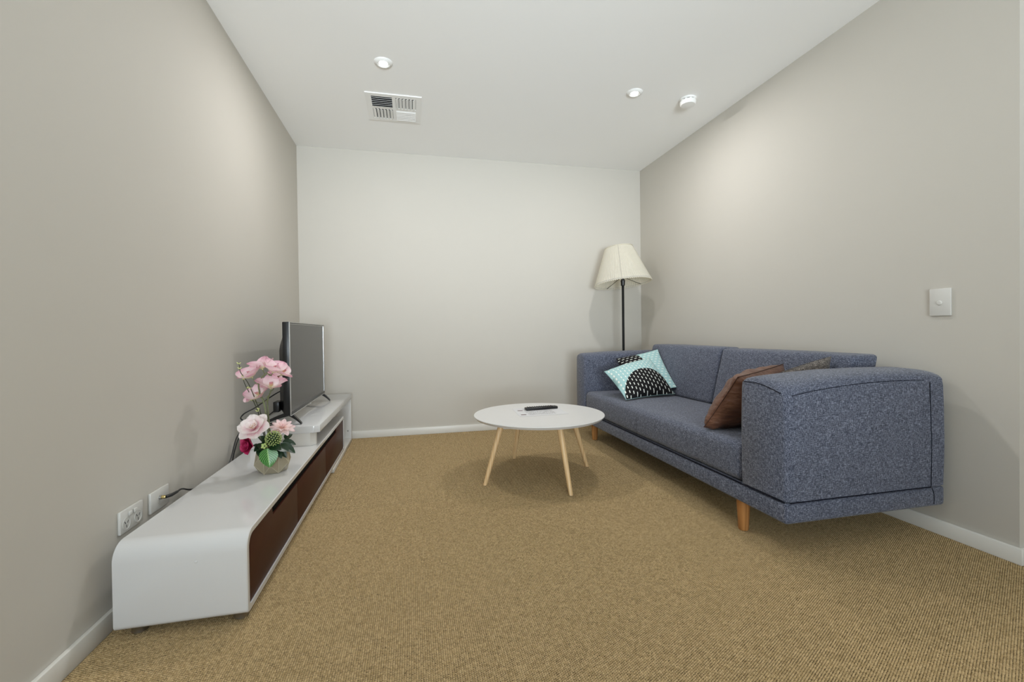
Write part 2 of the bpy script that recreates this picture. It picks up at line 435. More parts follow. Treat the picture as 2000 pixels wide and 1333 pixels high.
box(bm, RL, -.7, YB - .1, YB, 0, RH); box(bm, 1.0, XO, YB - .1, YB, 0, RH); box(bm, -.7, 1.0, YB - .1, YB, 0, .25); box(bm, -.7, 1.0, YB - .1, YB, 2.25, RH)
struct('wall_rear', bm, M['wall'], 'unseen rear wall with an added window opening')
bm = BM()
for x0, x1, z0, z1 in ((-.7, 1, .25, .3), (-.7, 1, 2.2, 2.25), (-.7, -.65, .3, 2.2), (.95, 1, .3, 2.2), (.13, .17, .3, 2.2)):
    box(bm, x0, x1, YB - .08, YB - .04, z0, z1)
struct('added_window', bm, M['trim'], 'added window frame in the unseen rear wall')  # invented window, added as the setting for the fill lamps
def bead(name, pts, label):
    bm = BM(); box(bm, *pts, bev=.003, seg=2); return struct(name, bm, M['trim'], label, smooth=True)
bead('baseboard_left', (RL, RL + BT, YB, RD - BT, -PILE, BH), 'white baseboard along the wall behind the tv stand')
bead('baseboard_back', (RL, RR, RD - BT, RD, -PILE, BH), 'white baseboard along the end wall')
bead('baseboard_right', (RR - BT, RR, YE - BT, RD - BT, -PILE, BH), 'white baseboard along the sofa wall')
bead('baseboard_return', (RR, XO, YE - BT, YE, -PILE, BH), 'white baseboard past the wall corner')

# ================================================================== CEILING FITTINGS
def downlight(x, y, label, on=DOWN_POWER):
    t = thing('downlight', label, 'downlight', (x, y, RH), 'recessed ceiling downlights')
    bm = BM(); lathe(bm, [(.030, RH - .002), (.030, RH - .010), (.034, RH - .012), (.048, RH - .006), (.052, RH - .0005)], 40, (x, y, 0), cap=False)
    mesh_obj('trim_ring', bm, M['cplast'], t)
    bm = BM(); lathe(bm, [(.0005, RH - .004), (.021, RH - .004), (.023, RH - .003)], 32, (x, y, 0), cap=False)
    mesh_obj('lit_lens', bm, M['lens'], t)
    bm = BM(); lathe(bm, [(.023, RH - .004), (.026, RH - .008), (.030, RH - .009)], 32, (x, y, 0), cap=False)
    mesh_obj('inner_ring', bm, M['cplast'], t)
    l = bpy.data.lights.new('downlight_lamp', 'AREA'); l.shape = 'DISK'; l.size = .10; l.energy = on; l.color = (1, .99, .98); l.spread = radians(180)
    lo = bpy.data.objects.new('downlight_lamp', l); COL.objects.link(lo); lo.location = (x, y, RH - .014)
    lo.parent = t; lo.matrix_parent_inverse = Matrix.Translation((-x, -y, -RH))
    return t
downlight(-.138, 2.596, 'round lit downlight in the ceiling beside the square air vent')
downlight(1.415, 2.602, 'round lit downlight in the ceiling beside the smoke detector')

# square four-way air vent
vx0, vx1, vy0, vy1 = -.275, .080, 2.925, 3.290
t = thing('air_vent', 'square white four-way ceiling air vent with angled louvres', 'air vent', ((vx0 + vx1) / 2, (vy0 + vy1) / 2, RH))
bm = BM(); z1, z0 = RH - .0005, RH - .007
bw = .036; mx, my = (vx0 + vx1) / 2, (vy0 + vy1) / 2; g = .011
for a in ((vx0, vx0 + bw, vy0, vy1), (vx1 - bw, vx1, vy0, vy1), (vx0 + bw, vx1 - bw, vy0, vy0 + bw), (vx0 + bw, vx1 - bw, vy1 - bw, vy1),
          (mx - g, mx + g, vy0 + bw, vy1 - bw), (vx0 + bw, mx - g, my - g, my + g), (mx + g, vx1 - bw, my - g, my + g)):
    box(bm, *a, z0, z1)
mesh_obj('vent_frame', bm, M['cplast'], t, smooth=False)
bm = BM(); box(bm, vx0 + .02, vx1 - .02, vy0 + .02, vy1 - .02, RH - .0012, RH - .0004); mesh_obj('duct_backing', bm, M['recess'], t, smooth=False)
quads = [((vx0 + bw, mx - g, vy0 + bw, my - g), 'x', 1), ((mx + g, vx1 - bw, vy0 + bw, my - g), 'y', -1),
         ((vx0 + bw, mx - g, my + g, vy1 - bw), 'y', 1), ((mx + g, vx1 - bw, my + g, vy1 - bw), 'x', -1)]
for (a, b, c_, d), ax, sg in quads:
    n = 6
    for k in range(n):
        bm = BM(); h = .0105
        if ax == 'x':
            yc = c_ + (d - c_) * (k + .5) / n
            mt = Matrix.Translation(((a + b) / 2, yc, RH - .0082)) @ Matrix.Rotation(radians(30 * sg), 4, 'X')
            box(bm, -(b - a) / 2, (b - a) / 2, -h, h, -.0007, .0007, mtx=mt)
        else:
            xc = a + (b - a) * (k + .5) / n
            mt = Matrix.Translation((xc, (c_ + d) / 2, RH - .0082)) @ Matrix.Rotation(radians(30 * sg), 4, 'Y')
            box(bm, -h, h, -(d - c_) / 2, (d - c_) / 2, -.0007, .0007, mtx=mt)
        mesh_obj('louvre_slat', bm, M['cplast'], t, smooth=False)

# smoke detector
sx, sy = 1.803, 2.605
t = thing('smoke_detector', 'round white smoke detector on the ceiling near the sofa wall', 'smoke detector', (sx, sy, RH))
bm = BM(); lathe(bm, [(.040, RH - .0005), (.053, RH - .0005), (.053, RH - .010), (.050, RH - .012), (.044, RH - .012)], 40, (sx, sy, 0)); mesh_obj('base_plate', bm, M['cplast'], t)
bm = BM(); lathe(bm, [(.043, RH - .012), (.043, RH - .017)], 40, (sx, sy, 0)); mesh_obj('vent_gap', bm, M['recess'], t)
bm = BM(); lathe(bm, [(.040, RH - .0165), (.050, RH - .0165), (.051, RH - .022), (.049, RH - .036), (.044, RH - .042), (.001, RH - .045)], 40, (sx, sy, 0)); mesh_obj('cover', bm, M['cplast'], t)
for k in range(10):
    bm = BM(); a = 2 * pi * k / 10 + .1
    mt = Matrix.Translation((sx, sy, RH - .0143)) @ Matrix.Rotation(a, 4, 'Z')
    box(bm, .043, .0495, -.006, .006, -.0024, .0024, mtx=mt); mesh_obj('spacer', bm, M['cplast'], t, smooth=False)

# ================================================================== WALL PLATES
# light switch on the right wall
t = thing('light_switch', 'white rocker light switch plate on the wall above the sofa arm', 'light switch', (RR, 1.401, .97))
bm = BM(); box(bm, RR - .009, RR, 1.363, 1.439, .914, 1.028, bev=.003); mesh_obj('switch_plate', bm, M['plate'], t)
bm = BM(); lathe(bm, [(.0095, 0), (.0095, .002), (.0075, .0045), (.0005, .005)], 24, (RR - .009, 1.401, .968), Matrix.Rotation(-pi / 2, 4, 'Y')); mesh_obj('switch_button', bm, M['plate'], t)
# power outlet and antenna socket on the left wall
def plate(t, y0, y1, z0, z1):
    bm = BM(); box(bm, RL, RL + .009, y0, y1, z0, z1, bev=.0028); return mesh_obj('wall_plate', bm, M['plate'], t)
t = thing('power_outlet', 'white double power outlet with two rocker switches above tv stand', 'power outlet', (RL, 1.643, .29))
plate(t, 1.584, 1.702, .256, .327)
RY = Matrix.Rotation(pi / 2, 4, 'Y')
for yy in (1.630, 1.656):
    bm = BM(); box(bm, RL + .009, RL + .0135, yy - .0085, yy + .0085, .302, .3165, bev=.003, seg=3); r = mesh_obj('rocker', bm, M['plate'], t)
for yy in (1.613, 1.673):
    bm = BM(); lathe(bm, [(.0195, 0), (.0195, .0012), (.0178, .0012), (.0178, 0)], 36, (RL + .009, yy, .283), RY, cap=False); s = mesh_obj('socket_ring', bm, M['plate'], t)
    for dy, dz, an in ((-.0068, .004, 30), (.0068, .004, -30), (0, -.0085, 0)):
        bm = BM(); box(bm, 0, .0006, -.0014, .0014, -.0042, .0042, mtx=Matrix.Translation((RL + .0091, yy + dy, .283 + dz)) @ Matrix.Rotation(radians(an), 4, 'X'))
        mesh_obj('pin_slot', bm, M['platedark'], s, smooth=False)
t = thing('antenna_socket', 'white blank wall plate holding the antenna socket', 'wall socket', (RL, 1.804, .29))
plate(t, 1.746, 1.862, .256, .327)
bm = BM(); lathe(bm, [(.0075, 0), (.0075, .006), (.0058, .007)], 24, (RL + .009, 1.80, .297), RY); mesh_obj('coax_socket', bm, M['chrome'], t)

# ================================================================== TV STAND
CX0, CX1, CY0, CY1, CZ0, CZ1 = -.842, -.496, 1.463, 3.385, .028, .275
UX1, UY0, UY1, UZ0, UZ1 = -.492, 2.52, 3.79, .344, .383
t = thing('tv_stand', 'long low white gloss tv stand with brown doors and raised shelf', 'tv stand', ((CX0 + CX1) / 2, 2.6, 0))
def shell(name, x0, x1, outer, inner, mat, parent, bev=.003):
    """extrude a ring (outer minus inner outline in y,z) along x"""
    bm = BM(); n = len(outer)
    O0 = [bm.verts.new((x0, y, z)) for y, z in outer]; O1 = [bm.verts.new((x1 - bev, y, z)) for y, z in outer]
    cyy = sum(p[0] for p in outer) / n; czz = sum(p[1] for p in outer) / n
    def sh(p, q): # chamfer towards the inner outline
        d = Vector((q[0] - p[0], q[1] - p[1])); l = d.length or 1
        return (p[0] + d.x / l * bev, p[1] + d.y / l * bev)
    O2 = [bm.verts.new((x1, *sh(p, q))) for p, q in zip(outer, inner)]
    I2 = [bm.verts.new((x1, y, z)) for y, z in inner]; I1 = [bm.verts.new((x0, y, z)) for y, z in inner]
    for A, B in ((O0, O1), (O1, O2), (O2, I2), (I2, I1), (I1, O0)):
        for k in range(n): bm.faces.new((A[k], A[(k + 1) % n], B[(k + 1) % n], B[k]))
    bmesh.ops.recalc_face_normals(bm, faces=bm.faces[:])
    return mesh_obj(name, bm, mat, parent, angle=35)
TH = .018
ow, oh = CY1 - CY0, CZ1 - CZ0
outer = [(CY0 + a, CZ0 + b) for a, b in rrect(ow, oh, (.016, .016, .022, .052))]
inner = [(CY0 + TH + a, CZ0 + TH + b) for a, b in rrect(ow - 2 * TH, oh - 2 * TH, (.012, .012, .014, .036))]
shell('carcass', CX0, CX1, outer, inner, M['gloss'], t)
bm = BM(); box(bm, CX0, CX0 + .012, CY0 + TH, CY1 - TH, CZ0 + TH, CZ1 - TH); mesh_obj('back_panel', bm, M['gloss'], t, smooth=False)
bm = BM(); box(bm, CX1 - .10, CX1 - .0135, CY0 + .06, CY1 - .03, CZ1 - TH - .07, CZ1 - TH - .0005); mesh_obj('finger_recess', bm, M['recess'], t, smooth=False)
# doors: near one has a rounded corner; the top edge steps down for the finger gap
dz0, dz1 = CZ0 + TH + .001, CZ1 - TH - .001; dlow = dz1 - .034
def door(y0, y1, kind):
    if kind == 0: pts = [(y0 + .012, dz0), (y0 + .004, dz0 + .004), (y0, dz0 + .012), (y0, dz1 - .036), (y0 + .005, dz1 - .018), (y0 + .018, dz1 - .005), (y0 + .036, dz1), (1.722, dz1), (1.734, dlow), (y1, dlow), (y1, dz0)]
    elif kind == 1: pts = [(y0, dz0), (y0, dlow), (y1, dlow), (y1, dz0)]
    else: pts = [(y0, dz0), (y0, dlow), (3.075, dlow), (3.090, dz1), (y1 - .012, dz1), (y1, dz1 - .012), (y1, dz0 + .012), (y1 - .012, dz0)]
    bm = BM(); A = [bm.verts.new((CX1 - .012, y, z)) for y, z in pts]; B = [bm.verts.new((CX1 - .004, y, z)) for y, z in pts]
    bm.faces.new(A); bm.faces.new(B[::-1]); n = len(pts)
    for k in range(n): bm.faces.new((A[k], B[k], B[(k + 1) % n], A[(k + 1) % n]))
    bmesh.ops.recalc_face_normals(bm, faces=bm.faces[:])
    bmesh.ops.bevel(bm, geom=[e for e in bm.edges if all(v.co.x > CX1 - .008 for v in e.verts)], offset=.0012, segments=2, affect='EDGES', profile=.5)
    o = mesh_obj('door', bm, M['brown'], t, angle=30); o['label'] = 'dark brown gloss door'
door(CY0 + TH + .001, 2.0755, 0); door(2.0785, 2.7135, 1); door(2.7165, CY1 - TH - .001, 2)
for x, y in ((-.53, 1.51), (-.80, 1.51), (-.53, 2.42), (-.80, 2.42)):
    bm = BM(); lathe(bm, [(.017, 0), (.021, .003), (.021, .022), (.024, .0285)], 24, (x, y, 0)); mesh_obj('foot', bm, M['chrome'], t)
bm = BM(); lathe(bm, [(.0045, 0), (.0042, .0012), (.002, .002)], 16, (-.632, CY0, .205), Matrix.Rotation(pi / 2, 4, 'X')); mesh_obj('screw_cap', bm, M['gloss'], t)
# raised shelf: top board, riser, end panel, floor plinth
bm = BM()
pl = [(CX0 - .004, UY0), (UX1 - .03, UY0), (UX1, UY0 + .012), (UX1, UY1), (CX0 - .004, UY1)]
A = [bm.verts.new((x, y, UZ0)) for x, y in pl]; B = [bm.verts.new((x, y, UZ1)) for x, y in pl]; n = len(pl)
bm.faces.new(A); bm.faces.new(B)
for k in range(n): bm.faces.new((A[k], A[(k + 1) % n], B[(k + 1) % n], B[k]))
bmesh.ops.recalc_face_normals(bm, faces=bm.faces[:])
bmesh.ops.bevel(bm, geom=bm.edges[:], offset=.004, segments=2, affect='EDGES', profile=.5)
sh = mesh_obj('raised_shelf', bm, M['gloss'], t, angle=30)
bm = BM()
pl = [(CX0 + .01, UY0 + .006), (UX1 - .05, UY0 + .006), (UX1 - .026, UY0 + .03), (UX1 - .026, UY0 + .055), (CX0 + .01, UY0 + .055)]
A = [bm.verts.new((x, y, CZ1 + .0005)) for x, y in pl]; B = [bm.verts.new((x, y, UZ0)) for x, y in pl]; n = len(pl)
bm.faces.new(A); bm.faces.new(B)
for k in range(n): bm.faces.new((A[k], A[(k + 1) % n], B[(k + 1) % n], B[k]))
bmesh.ops.recalc_face_normals(bm, faces=bm.faces[:]); mesh_obj('riser', bm, M['glosscream'], t, smooth=False)
bm = BM(); box(bm, CX0 - .004, UX1 - .004, UY1 - .030, UY1, .0, UZ0, bev=.003); mesh_obj('end_panel', bm, M['panel'], t)
bm = BM(); box(bm, CX0 + .02, UX1, 2.93, UY1 - .03, 0, .0275, bev=.003); mesh_obj('floor_plinth', bm, M['glosscream'], t)
bm = BM(); lathe(bm, [(.006, 0), (.0055, .001)], 16, (UX1 - .03, UY1 - .030, .085), Matrix.Rotation(pi / 2, 4, 'X')); mesh_obj('screw_cap', bm, M['chrome'], t)

# ================================================================== TELEVISION
TX, TY0, TY1, TZ0, TZ1 = -.634, 2.520, 3.455, .440, .938
t = thing('television', 'flat black television on splayed feet on the raised shelf', 'television', (TX - .03, 2.98, UZ1))
bm = BM(); box(bm, TX - .034, TX, TY0, TY1, TZ0, TZ1, bev=.004, seg=2); mesh_obj('casing', bm, M['black'], t)
bm = BM()
def tvback(u, v):
    y = TY0 + .012 + (TY1 - TY0 - .024) * u; z = TZ0 + .01 + (TZ1 - TZ0 - .05) * v
    e = min(1, min(u, 1 - u) / .05) * min(1, (1 - v) / .22, v / .04 + .3)
    return (TX - .034 - .034 * e, y, z)
gridsurf(bm, 24, 16, tvback, uv=False, flip=False)
mesh_obj('back_cover', bm, M['black'], t)
bm = BM(); box(bm, TX - .090, TX - .060, TY0 + .02, TY0 + .10, TZ0 + .02, TZ0 + .075, bev=.004); mesh_obj('connector_box', bm, M['black'], t)
bm = BM(); BZ = .011
BR_ = .034
quad(bm, [(TX + .0007, TY0 + BZ, TZ0 + BZ + .008), (TX + .0007, TY1 - BR_, TZ0 + BZ + .008), (TX + .0007, TY1 - BR_, TZ1 - BZ), (TX + .0007, TY0 + BZ, TZ1 - BZ)])
mesh_obj('screen', bm, M['screen'], t, smooth=False)
def rod(name, p, q, w, mat, par):
    bm = BM(); p, q = Vector(p), Vector(q); d = q - p
    mt = Matrix.Translation((p + q) / 2) @ frame_from(d)
    box(bm, -w, w, -w, w, -d.length / 2, d.length / 2, mtx=mt); return mesh_obj(name, bm, mat, par, smooth=False)
fx = TX + .0012
for p, q in (((fx, TY0 + .002, TZ0 + .002), (fx, TY0 + .002, TZ1 - .002)), ((fx, TY0 + .002, TZ1 - .002), (fx, TY1 - .002, TZ1 - .002)), ((fx, TY0 + .002, TZ0 + .002), (fx, TY1 - .002, TZ0 + .002))):
    rod('bezel_strip', p, q, .0022, M['silver'], t)
rod('bezel_line', (fx, TY0 + .006, TZ1 - .0105), (fx, TY1 - BR_, TZ1 - .0105), .0012, M['silver'], t)
rod('bezel_line', (fx, TY1 - BR_, TZ0 + .019), (fx, TY1 - BR_, TZ1 - .0105), .0012, M['silver'], t)
for yy in (2.582, 3.425):
    for dx in (.062, -.150):
        bm = BM(); hub = Vector((TX - .022, yy, TZ0 + .004)); tip = Vector((TX - .022 + dx, yy, UZ1 + .004))
        n = 8; prev = []
        for k in range(n + 1):
            f = k / n; p = hub.lerp(tip, f); hh = .012 * (1 - f) + .0045 * f; ww = .011
            p.z += .004 * sin(pi * f)
            prev.append([bm.verts.new((p.x, p.y + sy_ * ww, p.z + sz_ * hh if not (k == n and sz_ < 0) else UZ1 + .0005)) for sy_, sz_ in ((-1, -1), (1, -1), (1, 1), (-1, 1))])
        for A, B in zip(prev, prev[1:]):
            for k in range(4): bm.faces.new((A[k], A[(k + 1) % 4], B[(k + 1) % 4], B[k]))
        bm.faces.new(prev[0]); bm.faces.new(prev[-1]); bmesh.ops.recalc_face_normals(bm, faces=bm.faces[:])
        mesh_obj('stand_foot', bm, M['black'], t, angle=30)
bm = BM(); box(bm, TX - .001, TX + .003, 2.975, 2.995, TZ0 - .006, TZ0 + .004, bev=.001); mesh_obj('sensor_tab', bm, M['silver'], t)

# ================================================================== CABLES
t = thing('antenna_cable', 'black antenna cable plugged into the wall plate', 'cable', (RL + .03, 1.80, .297))
p0 = Vector((RL + .0163, 1.80, .297))
bm = BM(); lathe(bm, [(.0055, 0), (.0062, .002), (.0062, .008), (.0048, .012)], 20, p0, Matrix.Rotation(pi / 2, 4, 'Y')); mesh_obj('plug_collar', bm, M['gold'], t)
a = p0 + Vector((.011, 0, 0))
bm = BM(); tube(bm, [a, a + Vector((.012, .014, .001)), a + Vector((.014, .05, .0))], [.0058, .0062, .0045], 12); mesh_obj('plug_boot', bm, M['cable'], t)
b0 = a + Vector((.014, .045, 0))
xw = -.868
pts = [b0, b0 + Vector((0, .04, -.002)), (xw, 2.0, .255), (xw, 2.2, .22), (xw, 2.36, .26), (-.862, 2.46, .37), (-.80, 2.52, .405), (-.735, 2.62, .46), (-.70, 2.70, .50)]
bm = BM(); tube(bm, spline(pts, 10), .0032, 8); mesh_obj('cord', bm, M['cable'], t)
t = thing('power_cable', 'black power cord looping down behind the television', 'cable', (-.80, 2.62, UZ1))
pts = [(-.704, 2.64, .565), (-.735, 2.58, .545), (-.790, 2.50, .50), (-.83, 2.44, .475), (-.845, 2.47, .44), (-.79, 2.60, .392), (-.74, 2.63, .3875), (-.70, 2.60, .387), (-.72, 2.56, .3875), (-.80, 2.56, .3875), (-.85, 2.50, .385), (-.866, 2.42, .30), (-.868, 2.36, .15), (-.866, 2.36, .05)]
bm = BM(); tube(bm, spline(pts, 10), .0032, 8); mesh_obj('cord', bm, M['cable'], t)

# ================================================================== COFFEE TABLE
TCX, TCY, TZ, TR = .737, 2.560, .374, .3915
t = thing('coffee_table', 'round white coffee table on four splayed pale wooden legs', 'coffee table', (TCX, TCY, 0))
bm = BM(); lathe(bm, [(.001, TZ - .017), (TR - .012, TZ - .017), (TR - .003, TZ - .006), (TR, TZ - .003), (TR - .0015, TZ), (.001, TZ)], 96, (TCX, TCY, 0)); mesh_obj('table_top', bm, M['table'], t, angle=25)
for x, y in ((.389, 2.470), (.667, 2.938), (.806, 2.202), (1.078, 2.642)):
    foot = Vector((x, y, 0)); d = Vector((TCX - x, TCY - y, 0)); top = foot + d.normalized() * .115; top.z = TZ - .017
    n = 14; ax = (top - foot)
    pts, rr = [], []
    for k in range(n + 1):
        f = k / n; pts.append(foot + ax * f); rr.append(.0112 + .0058 * min(1, f * 1.25))
    bm = BM(); tube(bm, pts, rr, 18)
    for v in bm.verts:
        if v.co.z < .012 and (v.co - foot).length < .02: v.co.z = 0
        if v.co.z > TZ - .03 and (v.co - top).length < .03: v.co.z = TZ - .017
    mesh_obj('leg', bm, M['pine'], t)
# paper and remote control on the table
pz = TZ + .0006
bm = BM(); cor = [(.604, 2.486), (.906, 2.500), (.913, 2.775), (.618, 2.765)]
f = quad(bm, [(x, y, pz + .0004) for x, y in cor]); lay = bm.loops.layers.uv.verify()
for lp, uv in zip(f.loops, ((0, 0), (1, 0), (1, 1), (0, 1))): lp[lay].uv = uv
r = bmesh.ops.extrude_face_region(bm, geom=[f]); bmesh.ops.translate(bm, vec=(0, 0, -.0004), verts=[v for v in r['geom'] if isinstance(v, bmesh.types.BMVert)])
bmesh.ops.recalc_face_normals(bm, faces=bm.faces[:])
t = mesh_obj('paper_sheet', bm, M['paper'], None, smooth=False)
tag(t, 'printed white information sheet lying on the coffee table', 'paper')
for x, y in ((.634, 2.668), (.622, 2.530)):
    bm = BM(); box(bm, x, x + .032, y, y + .018, pz + .0006, pz + .0008); mesh_obj('printed_logo', bm, M['logo'], t, smooth=False)
ra = math.atan2(.022, .215); rc = Vector((.791, 2.690, pz + .0008))
t = thing('remote_control', 'slim black remote control lying on the printed sheet', 'remote control', rc)
mt = Matrix.Translation(rc) @ Matrix.Rotation(ra, 4, 'Z')
bm = BM(); box(bm, -.107, .107, -.023, .023, 0, .016, bev=.005, seg=3, mtx=mt); rbody = mesh_obj('body', bm, M['black'], t)
for i in range(11):
    for j in range(3):
        bm = BM(); x = -.088 + i * .0158; y = -.013 + j * .013
        lathe(bm, [(.0042, .0155), (.0042, .0175), (.003, .0185)], 10, mtx=mt @ Matrix.Translation((x, y, 0)))
        mesh_obj('button', bm, M['blackm'] if not (i == 10 and j == 2) else M['logo'], rbody)

# ================================================================== SOFA
SX0, SX1, SY0, SY1, SZ0 = 1.332, 2.108, 1.357, 3.478, .140
NA, FA = 1.588, 3.302          # inner faces of the near and far arm
ZS = .222                      # seam above the base rail
t = thing('sofa', 'blue grey tweed two seat sofa with box arms and wooden legs', 'sofa', ((SX0 + SX1) / 2, 2.42, 0))
S = M['sofa']
bm = BM(); box(bm, SX0 + .002, SX1, SY0, SY1, SZ0, ZS - .002, bev=.014, seg=3); mesh_obj('base_rail', bm, S, t)
def puffbox(name, x0, x1, y0, y1, z0, z1, r=.03, puff=(0, 0, 0), nz=.003, cuts=10, fn=None, par=None, seed=0):
    """cushion box: dense rounded box with bulged faces and a little unevenness"""
    bm = BM(); box(bm, x0, x1, y0, y1, z0, z1, bev=r, seg=4)
    lens = (x1 - x0, y1 - y0, z1 - z0)
    big = [e for e in bm.edges if e.calc_length() > .12]
    bmesh.ops.subdivide_edges(bm, edges=big, cuts=cuts, use_grid_fill=True)
    c = Vector(((x0 + x1) / 2, (y0 + y1) / 2, (z0 + z1) / 2)); h = [l / 2 for l in lens]
    for v in bm.verts:
        d = [(v.co[i] - c[i]) / h[i] for i in range(3)]
        p = v.co.copy()
        for i in range(3):
            j, k = (i + 1) % 3, (i + 2) % 3
            p[i] += puff[i] * d[i] * (1 - d[j] ** 2) * (1 - d[k] ** 2)
        nvec = noise.noise_vector(v.co * 7 + Vector((seed, seed * 2, 0)))
        p += nvec * nz
        if fn: p = Vector(fn(p))
        v.co = p
    return mesh_obj(name, bm, S, par or t, angle=60)
# seat cushion, one length
puffbox('seat_cushion', SX0 + .006, 1.90, NA + .002, FA - .002, ZS + .002, .388, r=.030, puff=(.012, 0, .014), nz=.003, cuts=12)
# back cushions lean back
def lean(p):
    k = (p.z - .36) / .40
    return (p.x + .10 * k, p.y, p.z)
puffbox('back_cushion', 1.835, 1.985, 2.463, FA - .004, .392, .752, r=.020, puff=(.018, 0, .004), nz=.002, fn=lean, seed=3)
puffbox('back_cushion', 1.835, 1.985, NA + .004, 2.455, .392, .746, r=.020, puff=(.018, 0, .004), nz=.002, fn=lean, seed=9)
bm = BM(); box(bm, 2.03, SX1, NA - .02, FA + .02, ZS, .655, bev=.012); mesh_obj('back_frame', bm, S, t)
# arms: lofted, with a crowned top that rises to the middle and falls to the back
def zs_(x, f0=.622):            # height of the side seam, f0 = at the front
    f = min(1, max(0, (x - SX0) / (2.02 - SX0)))
    return f0 + (.668 - f0) * sin(f ** .8 * pi * .62)
def arm(y0, y1, fa, fb):          # fa, fb = front height of the y0 and y1 side
    bm = BM(); nx, ring = 26, []
    xs = [SX0 + .0, SX0 + .006, SX0 + .02] + [SX0 + .05 + (2.10 - SX0 - .05) * k / nx for k in range(nx + 1)]
    xs[-1] = SX1 - .012; xs.append(SX1 - .003); 
    w = y1 - y0
    for q, x in enumerate(xs):
        inset = {0: .016, 1: .007, 2: .001}.get(q, 0.0)
        if q == len(xs) - 1: inset = .012
        zta, ztb = zs_(x, fa), zs_(x, fb); crown = .034
        if x > 2.0: zta -= (x - 2.0) * .12; ztb -= (x - 2.0) * .12
        R = .022; pr = []
        za = ZS + .002
        # outline from bottom y0 side, up, over crown, down y1 side
        for k in range(9): pr.append((y0 + inset - .004 * sin(pi * k / 8), za + inset * .3 + (zta - R - za) * k / 8))
        nc = 12
        for k in range(1, nc):
            f = k / nc; a = pi * f
            yy = y0 + inset + (w - 2 * inset) * (.5 - .5 * cos(a)); e = sin(a) ** .55
            g_ = .5 - .5 * cos(a); pr.append((yy, zta + (ztb - zta) * g_ - R + (R + crown - inset) * e))
        for k in range(9): pr.append((y1 - inset + .004 * sin(pi * k / 8), ztb - R + (za + inset * .3 - ztb + R) * k / 8))
        ring.append([bm.verts.new((x, y + .0015 * noise.noise(Vector((x * 9, y * 9, z * 9))), z + .002 * noise.noise(Vector((x * 8, y * 5, 3))))) for y, z in pr])
    for A, B in zip(ring, ring[1:]):
        for k in range(len(A) - 1): bm.faces.new((A[k], A[k + 1], B[k + 1], B[k]))
        bm.faces.new((A[-1], A[0], B[0], B[-1]))
    bm.faces.new(ring[0]); bm.faces.new(ring[-1])
    bmesh.ops.recalc_face_normals(bm, faces=bm.faces[:])
    o = mesh_obj('arm', bm, S, t, angle=50)
    return o
arm_n = arm(SY0, NA, .622, .648); arm_f = arm(FA, SY1, .650, .654)
def seam(pts, r=.0022, n=6, par=None):
    bm = BM(); tube(bm, spline(pts, n), r, 6); mesh_obj('seam', bm, M['seam'], par or t)
def armseams(yo, yi, s, near):       # s = outward direction of the outer face
    e = .0012 * s
    seam([(SX0 + .02, yo + e, ZS)] + [(x, yo + e, ZS + .001) for x in (1.5, 1.7, 1.9, 2.03)], .0022)
    seam([(2.022, yo + .003 * s, zs_(2.0) - .018), (2.025, yo + .0046 * s, .5), (2.028, yo + .0046 * s, .36), (2.030, yo + .0015 * s, ZS + .004)], .0012)
    seam([(2.035, yo + e, ZS - .004), (2.045, yo + e, ZS - .03), (2.045, yo + e, SZ0 + .012)], .0012)
    if near:
        seam([(x, yo - .0006 * s, zs_(x) - .010) for x in (SX0 + .03, 1.45, 1.6, 1.75, 1.9, 2.0)], .0012)
        seam([(SX0 - .0005, yo - .020 * s, zs_(SX0) + .006), (SX0 - .0005, (yo + yi) / 2, zs_(SX0) + .030), (SX0 - .0005, yi + .024 * s, zs_(SX0) + .032)], .0015)
    seam([(SX0 + .0045, yo - .01 * s, ZS), (SX0 + .0005, (yo + yi) / 2, ZS), (SX0 + .0005, yi, ZS)], .0022)
armseams(SY0, NA, -1, True); armseams(SY1, FA, 1, False)
seam([(SX0 + .004, NA, ZS), (SX0 + .004, 2.0, ZS), (SX0 + .004, 2.6, ZS), (SX0 + .004, FA, ZS)], .0032)
seam([(SX0 - .004, 2.455, ZS + .006), (SX0 - .0075, 2.455, .28), (SX0 - .006, 2.455, .34)], .0006)
for x, y in ((1.388, 1.637), (1.408, 3.282), (2.02, 2.0), (2.02, 3.1)):
    bm = BM(); lathe(bm, [(.0175, 0), (.0205, .004), (.0275, .134), (.0275, SZ0 + .004)], 28, (x, y, 0)); mesh_obj('leg', bm, M['oak'], t)

